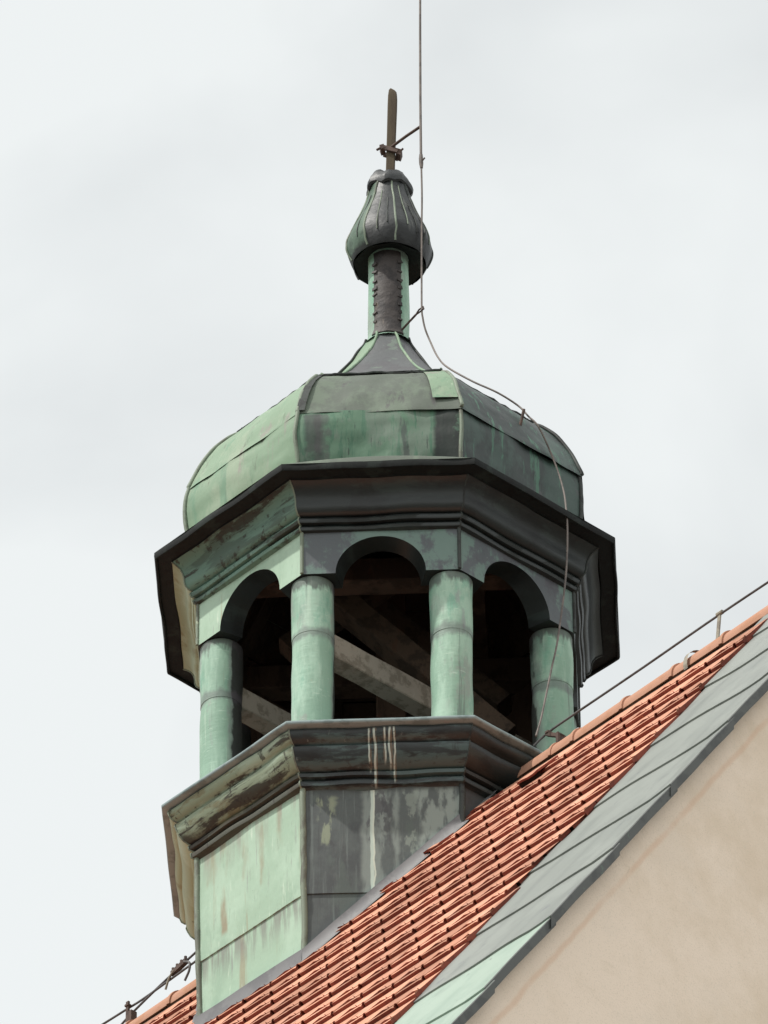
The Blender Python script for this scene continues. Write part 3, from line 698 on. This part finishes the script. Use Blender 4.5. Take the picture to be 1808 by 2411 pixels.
# concave spire foot
sp = [(.760, .975), (.700, .995), (.620, 1.060), (.530, 1.150), (.430, 1.265), (.330, 1.400), (.250, 1.510), (.190, 1.610), (.148, 1.695), (.124, 1.750), (.112, 1.785)]
for nm, ang in FACES.items():
    mat = MS if nm in ('front', 'right', 'side') else MDL
    mb = MB(); strip(mb, ang, sp, 10, .012, 4.0); mb.build('spire_sheet', mat, turret, True, 40)
for k in range(8):
    ang = -112.5+45*k; rnd = random.Random(k+25); mb = MB()
    pts = [corner(ang, a+.004, z)+Vector((rnd.uniform(-.006, .006), rnd.uniform(-.006, .006), 0)) for a, z in sp]
    mb.tube(catmull(pts, 3), .0075, 8); mb.build('spire_seam', MDL if k in (1, 0) else MSD, turret, True, 60)
# ragged top fold of the dome sheets
for nm, ang in FACES.items():
    mb = MB(); n, t = frame(ang); rnd = random.Random(ang); pts = []
    for i in range(17):
        q = -1+2*i/16; pts.append(n*.79+t*(.79*T8*q)+ZV*(.94+rnd.uniform(-.006, .010)))
    mb.tube(pts, .008, 6); mb.build('fold_seam', MSD, turret, True, 60)
# neck, seam patch and clips
CX = .018
mb = MB(); mb.lathe([(.135, 1.76), (.118, 1.79), (.1125, 1.84)]+[(.1125, 1.84+.53*i/8) for i in range(1, 9)]+[(.1125, 2.40)], (CX*.7, 0), 32, 0, 0, .006); neck = mb.build('neck', MCOL, turret, True, 50)
mb = MB(); rows = []
for i in range(13):
    z = 1.775+.59*i/12; row = []
    for k in range(9):
        a = R_(-90-41+78*k/8)+mnoise.noise(Vector((z*9, k, 1)))*.05; r = .118+mnoise.noise(Vector((z*14, k*.6, 5)))*.006+(.02 if i == 0 else 0)
        row.append(Vector((CX*.7+r*math.cos(a), r*math.sin(a), z)))
    rows.append(row)
mb.grid(rows); mb.grid([rows[0], [p*1.0-Vector((0, -.012, .01)) for p in rows[0]]]); inner_attr(neck, (CX*.7+.0001, 0)); neck.data.attributes['inner'].data.foreach_set('value', [-.6]*len(neck.data.vertices)); strip_ = mb.build('seam_strip', MNK, neck, True, 50)
rnd = random.Random(4)
for sd in (-1, 1):
    for i in range(8):
        z = 1.88+.058*i+rnd.uniform(-.014, .014); a = R_(-90+(-37 if sd < 0 else 33)); r = .124
        mb = MB(); cc = Vector((CX*.7+r*math.cos(a), r*math.sin(a), z)); tt = Vector((-math.sin(a), math.cos(a), rnd.uniform(-.4, .4))).normalized(); nn_ = Vector((math.cos(a), math.sin(a), rnd.uniform(-.2, .3))).normalized()
        mb.box(cc-nn_*.003, tt*rnd.uniform(.009, .017), nn_*.003, nn_.cross(tt)*rnd.uniform(.006, .012)); mb.build('clip', MNK, neck)
# onion finial
on = [(.194, 2.348), (.200, 2.358), (.213, 2.393), (.225, 2.432), (.228, 2.468), (.222, 2.505), (.203, 2.565), (.175, 2.635), (.148, 2.710), (.125, 2.785), (.110, 2.840), (.104, 2.880)]
finial = []
for k in range(8):
    ang = -101+45*k; n, t = frame(ang); mb = MB(); rows = []
    for i, (r, z) in enumerate(on):
        row = []
        for j in range(9):
            q = -1+j/4; bulge = (1-q*q)*.012*min(1, r/.2)
            p = n*(r*.965+bulge)+t*(r*.965*T8*q)+ZV*z; p.x += CX
            p += n*(mnoise.noise(p*9)*.007*(1-abs(q)**4)); row.append(p)
        rows.append(row)
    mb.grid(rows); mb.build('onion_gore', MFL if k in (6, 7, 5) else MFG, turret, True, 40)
for k, q, i0, i1, mt in ((0, -.15, 3, 9, MSE), (1, -.25, 4, 10, MSE), (1, .35, 3, 8, MSD), (2, -.3, 3, 9, MSE), (0, .45, 4, 8, MSD), (7, .4, 3, 9, MSD)):
    n, t = frame(-101+45*k); mb = MB(); pts = []
    for r, z in on[i0:i1+1]:
        a = r*.965+(1-q*q)*.012*min(1, r/.2)+.002; p = n*a+t*(a*T8*q)+ZV*z; p.x += CX; pts.append(p)
    mb.tube(catmull(pts, 3), .0032, 6); mb.build('solder_line', mt, turret, True, 60)
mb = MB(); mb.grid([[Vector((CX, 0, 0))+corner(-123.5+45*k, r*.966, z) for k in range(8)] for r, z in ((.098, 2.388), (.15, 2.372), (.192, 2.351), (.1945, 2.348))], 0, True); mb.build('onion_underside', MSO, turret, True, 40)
for k in range(8):
    ang = -123.5+45*k; rnd = random.Random(k+70); mb = MB()
    mb.tube(catmull([corner(ang, r*.968, z)+Vector((CX+rnd.uniform(-.003, .003), rnd.uniform(-.003, .003), 0)) for r, z in on[1:]], 3), .006, 6); mb.build('onion_seam', MSE if k in (0, 1, 7) else MSD, turret, True, 60)
mb = MB(); rows = []
for r, z in ((.100, 2.872), (.116, 2.866), (.127, 2.876), (.129, 2.900), (.122, 2.922), (.112, 2.938), (.100, 2.962), (.080, 2.978), (.028, 2.992)):
    row = []
    for k in range(40):
        a = 2*math.pi*k/40; da = (a-R_(-101)) % R_(45)-R_(22.5)
        kk = math.cos(R_(22.5))/math.cos(da)*1.03+.11*mnoise.noise(Vector((math.cos(a)*2.6, math.sin(a)*2.6, z*9)))
        row.append(Vector((CX*1.1+r*kk*math.cos(a), r*kk*math.sin(a), z+.030*mnoise.noise(Vector((math.cos(a)*2.4, math.sin(a)*2.4, 2+z))))))
    rows.append(row)
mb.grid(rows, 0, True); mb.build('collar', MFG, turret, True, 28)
# spike
mb = MB(); rows = []
for z, r in ((2.95, .0215), (3.1, .0215), (3.3, .022), (3.5, .023), (3.57, .0225), (3.605, .019), (3.622, .012)):
    cx = .024+(z-2.95)*.030; rows.append([Vector((cx+r*1.12*sx, r*1.12*sy, z+.010*sx*(-1 if z > 3.58 else 0))) for sx, sy in ((-.8, -1), (.8, -1), (1, -.8), (1, .8), (.8, 1), (-.8, 1), (-1, .8), (-1, -.8))])
mb.grid(rows, 0, True); mb.face(rows[-1]); mb.build('spike', MSP, turret, True, 35)
# timber framing inside the belfry
def tim(nm, a, b, w, h, mat, upv=(0, 0, 1)): mb = MB(); mb.beam(a, b, w, h, upv, 0, 10, .006); mb.build(nm, mat, turret, False)
def colpt(ang, z, r=.90): return (math.cos(R_(ang))*r, math.sin(R_(ang))*r, z)
tim('tie_beam', colpt(-112.5, -.885), colpt(22.5, -.885), .11, .145, MW, (0, 0, 1))
tim('tie_beam', colpt(-157.5, -.845), colpt(67.5, -.845), .11, .13, MW, (0, 0, 1))
tim('brace', (-.42, -.30, -.02), (.62, -.16, -1.05), .12, .17, MWB, (0, 1, 0))
tim('brace', (.60, .0, .62), (-.55, -.02, -.30), .10, .13, MWB, (0, 1, 0))
tim('brace', (-.62, .15, .62), (.60, .15, -.60), .10, .16, MWB, (0, 1, 0))
tim('strut', (.02, -.62, -1.60), (-.03, -.58, -1.33), .10, .09, MW, (0, 1, 0))
tim('strut', (-.16, -.60, -1.60), (.00, -.58, -1.36), .06, .05, MW, (0, 1, 0))
tim('king_post', (0, 0.25, -1.6), (0, 0.25, 1.6), .16, .16, MWD, (0, 1, 0))
for y in (-.45, .45): tim('tie_beam', (-.86, y, -.16), (.86, y, -.16), .13, .15, MWD)
for x in (-.45, .45): tim('tie_beam', (x, -.86, -.02), (x, .86, -.02), .13, .13, MWD)
for k in range(8):
    ang = -112.5+45*k; tim('rafter', corner(ang, .90, -.15), corner(ang, .12, 1.45), .09, .12, MWD)
mb = MB()
for nm, ang in FACES.items():
    n, t = frame(ang)
    for i in range(8):
        a0, z0 = .93-.10*i, -.24+.225*i; a1, z1 = .93-.10*(i+1)+.004, -.24+.225*(i+1)-.004
        j = random.uniform(-.006, .006)
        mb.face([n*(a0+j)+t*(-a0*T8)+ZV*z0, n*(a0+j)+t*(a0*T8)+ZV*z0, n*(a1+j)+t*(a1*T8)+ZV*z1, n*(a1+j)+t*(-a1*T8)+ZV*z1])
mb.build('dome_boarding', MWD, turret)
for nm in ('rear', 'back', 'rearleft', 'side'):                        # rear bays are boarded up on the inside
    n, t = frame(FACES[nm]); mb = MB(); w = .83*T8*2/6
    for i in range(6):
        q = -.83*T8+w*(i+.5); mb.box(n*(.825+random.uniform(-.006, .006))+t*q+ZV*-.92, t*(w*.485), n*.011, ZV*.68)
    mb.build('rear_boarding', MWD, turret)

# ------------------------------------------------------------------ lightning rod and its down wire
rod = thing('lightning_rod', 'slender brown lightning rod with down wire draped over the turret dome', 'lightning rod', (.203, -.17, 1.8))
mb = MB(); mb.tube([(.203, -.17, 2.945), (.203, -.17, 3.4), (.206, -.17, 3.9), (.214, -.17, 4.8)], [.0075, .0072, .0068, .0052], 10); mb.build('rod', MWI, rod, True, 60)
mb = MB(); mb.tube([(.205, -.17, 2.90), (.204, -.17, 2.93), (.203, -.17, 2.97), (.203, -.17, 3.0)], [.008, .012, .012, .0095], 10); mb.tube([(.205, -.17, 2.945), (.225, -.185, 2.962)], .005, 6); mb.build('joint_clamp', MWI, rod, True, 60)
wire = [(.204, -.17, 2.94), (.206, -.17, 2.7), (.203, -.17, 2.5), (.200, -.17, 2.2), (.198, -.17, 1.905), (.203, -.165, 1.83), (.216, -.158, 1.755), (.243, -.165, 1.66), (.285, -.28, 1.46), (.341, -.42, 1.27), (.478, -.55, 1.06), (.612, -.60, .935), (.721, -.60, .84), (.775, -.645, .729), (.831, -.660, .635), (.905, -.60, .455), (.945, -.62, .27), (.961, -.68, .098), (.968, -.752, -.15), (.953, -.775, -.468), (.906, -.819, -.897), (.870, -.855, -1.12), (.841, -.884, -1.303), (.812, -.912, -1.48), (.785, -.935, -1.607)]
mb = MB(); mb.tube(catmull(wire, 6), .0052, 8); mb.build('down_wire', MWI, rod, True, 60)
# strut clamped to the spike
mb = MB(); mb.tube([(.030, -.03, 3.177), (.12, -.10, 3.197), (.203, -.165, 3.208)], .0085, 8); mb.build('strut', MRU, rod, True, 60)
mb = MB(); mb.box((.030, -.034, 3.162), (.040, -.004, -.018), (.0, .007, .0), (.005, 0, .013)); mb.box((.030, .034, 3.167), (.040, .0, -.018), (0, .006, 0), (.005, 0, .013))
mb.box((-.016, -.01, 3.182), (.012, 0, .004), (0, .03, 0), (-.004, 0, .014)); mb.box((.076, -.01, 3.140), (.013, 0, -.006), (0, .03, 0), (.005, 0, .018))
mb.tube([(-.02, -.03, 3.182), (-.046, -.035, 3.160)], .007, 6); mb.tube([(.08, -.03, 3.142), (.10, -.04, 3.160)], .006, 6); mb.build('spike_clamp', MRU, rod)
mb = MB(); mb.tube([(.075, -.09, 1.80), (.12, -.125, 1.83), (.165, -.150, 1.868)], .007, 6); mb.tube([(.165, -.150, 1.868), (.182, -.158, 1.895), (.206, -.172, 1.905), (.21, -.182, 1.882), (.185, -.165, 1.872), (.165, -.15, 1.868)], .005, 6); mb.build('neck_bracket', MRU, rod, True, 60)
mb = MB(); mb.tube([(.700, -.62, .63), (.716, -.645, .622), (.726, -.652, .64), (.738, -.655, .70), (.752, -.66, .765)], .0085, 8); mb.build('dome_bracket', MRU, rod, True, 60)

# ------------------------------------------------------------------ ridge wires
def rp(t, z, gq=0.0): return RV*t+GV*gq+ZV*z
CR = RC+.125
rw = thing('ridge_conductor', 'grey lightning conductor wire running above the ridge tiles right of the turret', 'wire', tuple(rp(2.45, CR)))
pts = [rp(1.09, -1.545, .0), rp(1.20, -1.52), rp(1.40, -1.512), rp(1.9, -1.502), rp(2.46, -1.484), rp(3.1, -1.478), rp(3.9, -1.47)]
mb = MB(); mb.tube(catmull(pts, 6), .0065, 8); mb.build('wire', MWK, rw, True, 60)
def holder(t, par, lean=.0, mat=MGS):
    mb = MB(); zt = -1.478
    mb.box(rp(t+lean*.5, (CR+zt)/2), RV*.010+ZV*0, GV*.004, ZV*((zt-CR)/2+.012)+RV*lean*.5)
    rows = []
    for q in (-.014, .014):
        rows.append([RV*(t-.10+q)+GV*(.130*math.cos(R_(a)))+ZV*(RC+.130*math.sin(R_(a))) for a in range(-14, 195, 13)])
    mb.grid(rows); mb.box(rp(t-.05, CR+.012), RV*.06, GV*.010, ZV*.004)
    mb.tube([rp(t+lean-.02, zt), rp(t+lean+.02, zt)], .012, 8); mb.build('wire_holder', mat, par, False)
holder(2.43, rw, .03); holder(3.6, rw, .03)
mb = MB(); mb.box(rp(1.255, -1.575, .01), RV*.055-ZV*.035, GV*.012, ZV*.008+RV*.005); mb.box(rp(1.21, -1.535, .01), RV*.012, GV*.016, ZV*.006); mb.box(rp(1.30, -1.64, .01), RV*.008, GV*.03, ZV*.045); mb.build('wire_holder', MRU, rw)
lw = thing('ridge_conductor', 'dark twin conductor wires with a screw clamp above the ridge tiles left of the turret', 'wire', tuple(rp(-2.0, CR)))
mb = MB(); mb.tube(catmull([rp(-1.0, -1.50), rp(-1.3, -1.495), rp(-1.60, -1.512), rp(-1.95, -1.530), rp(-2.12, -1.527), rp(-2.6, -1.52), rp(-4.0, -1.52), rp(-9.0, -1.52)], 6), .0065, 8); mb.build('wire', MWK, lw, True, 60)
mb = MB(); mb.tube(catmull([rp(-1.0, -1.42), rp(-1.38, -1.425), rp(-1.52, -1.448), rp(-1.62, -1.468), rp(-1.70, -1.487), rp(-1.85, -1.522), rp(-2.0, -1.562), rp(-2.12, -1.60), rp(-2.2, -1.64)], 6), .0068, 8); mb.build('wire', MWK, lw, True, 60)
mb = MB(); mb.box(rp(-1.665, -1.478), RV*.06+ZV*.014, GV*.012, ZV*.014)
for q in (-.05, -.017, .017, .05): mb.tube([rp(-1.665+q, -1.478+q*.23), rp(-1.668+q, -1.445+q*.23)], .0085, 6)
mb.build('screw_clamp', MRU, lw)
mb = MB(); mb.tube(catmull([rp(-1.62, -1.472, .01), rp(-1.575, -1.50, .01), rp(-1.575, -1.55, .01), rp(-1.61, -1.60, .01)], 6), .0068, 8); mb.build('wire_tail', MWK, lw, True, 60)
mb = MB(); mb.tube(catmull([rp(-1.70, -1.485, .01), rp(-1.74, -1.52, .01), rp(-1.765, -1.575, .01)], 6), .0065, 8); mb.build('wire_tail', MGS, lw, True, 60)
mb = MB(); mb.box(rp(-2.06, -1.58, .02), RV*.010, GV*.006, ZV*.075); mb.box(rp(-2.06, -1.53, .02), RV*.014, GV*.012, ZV*.006); mb.box(rp(-2.02, -1.64, .02), RV*.012, GV*.02, ZV*.05); mb.build('wire_holder', MRU, lw)
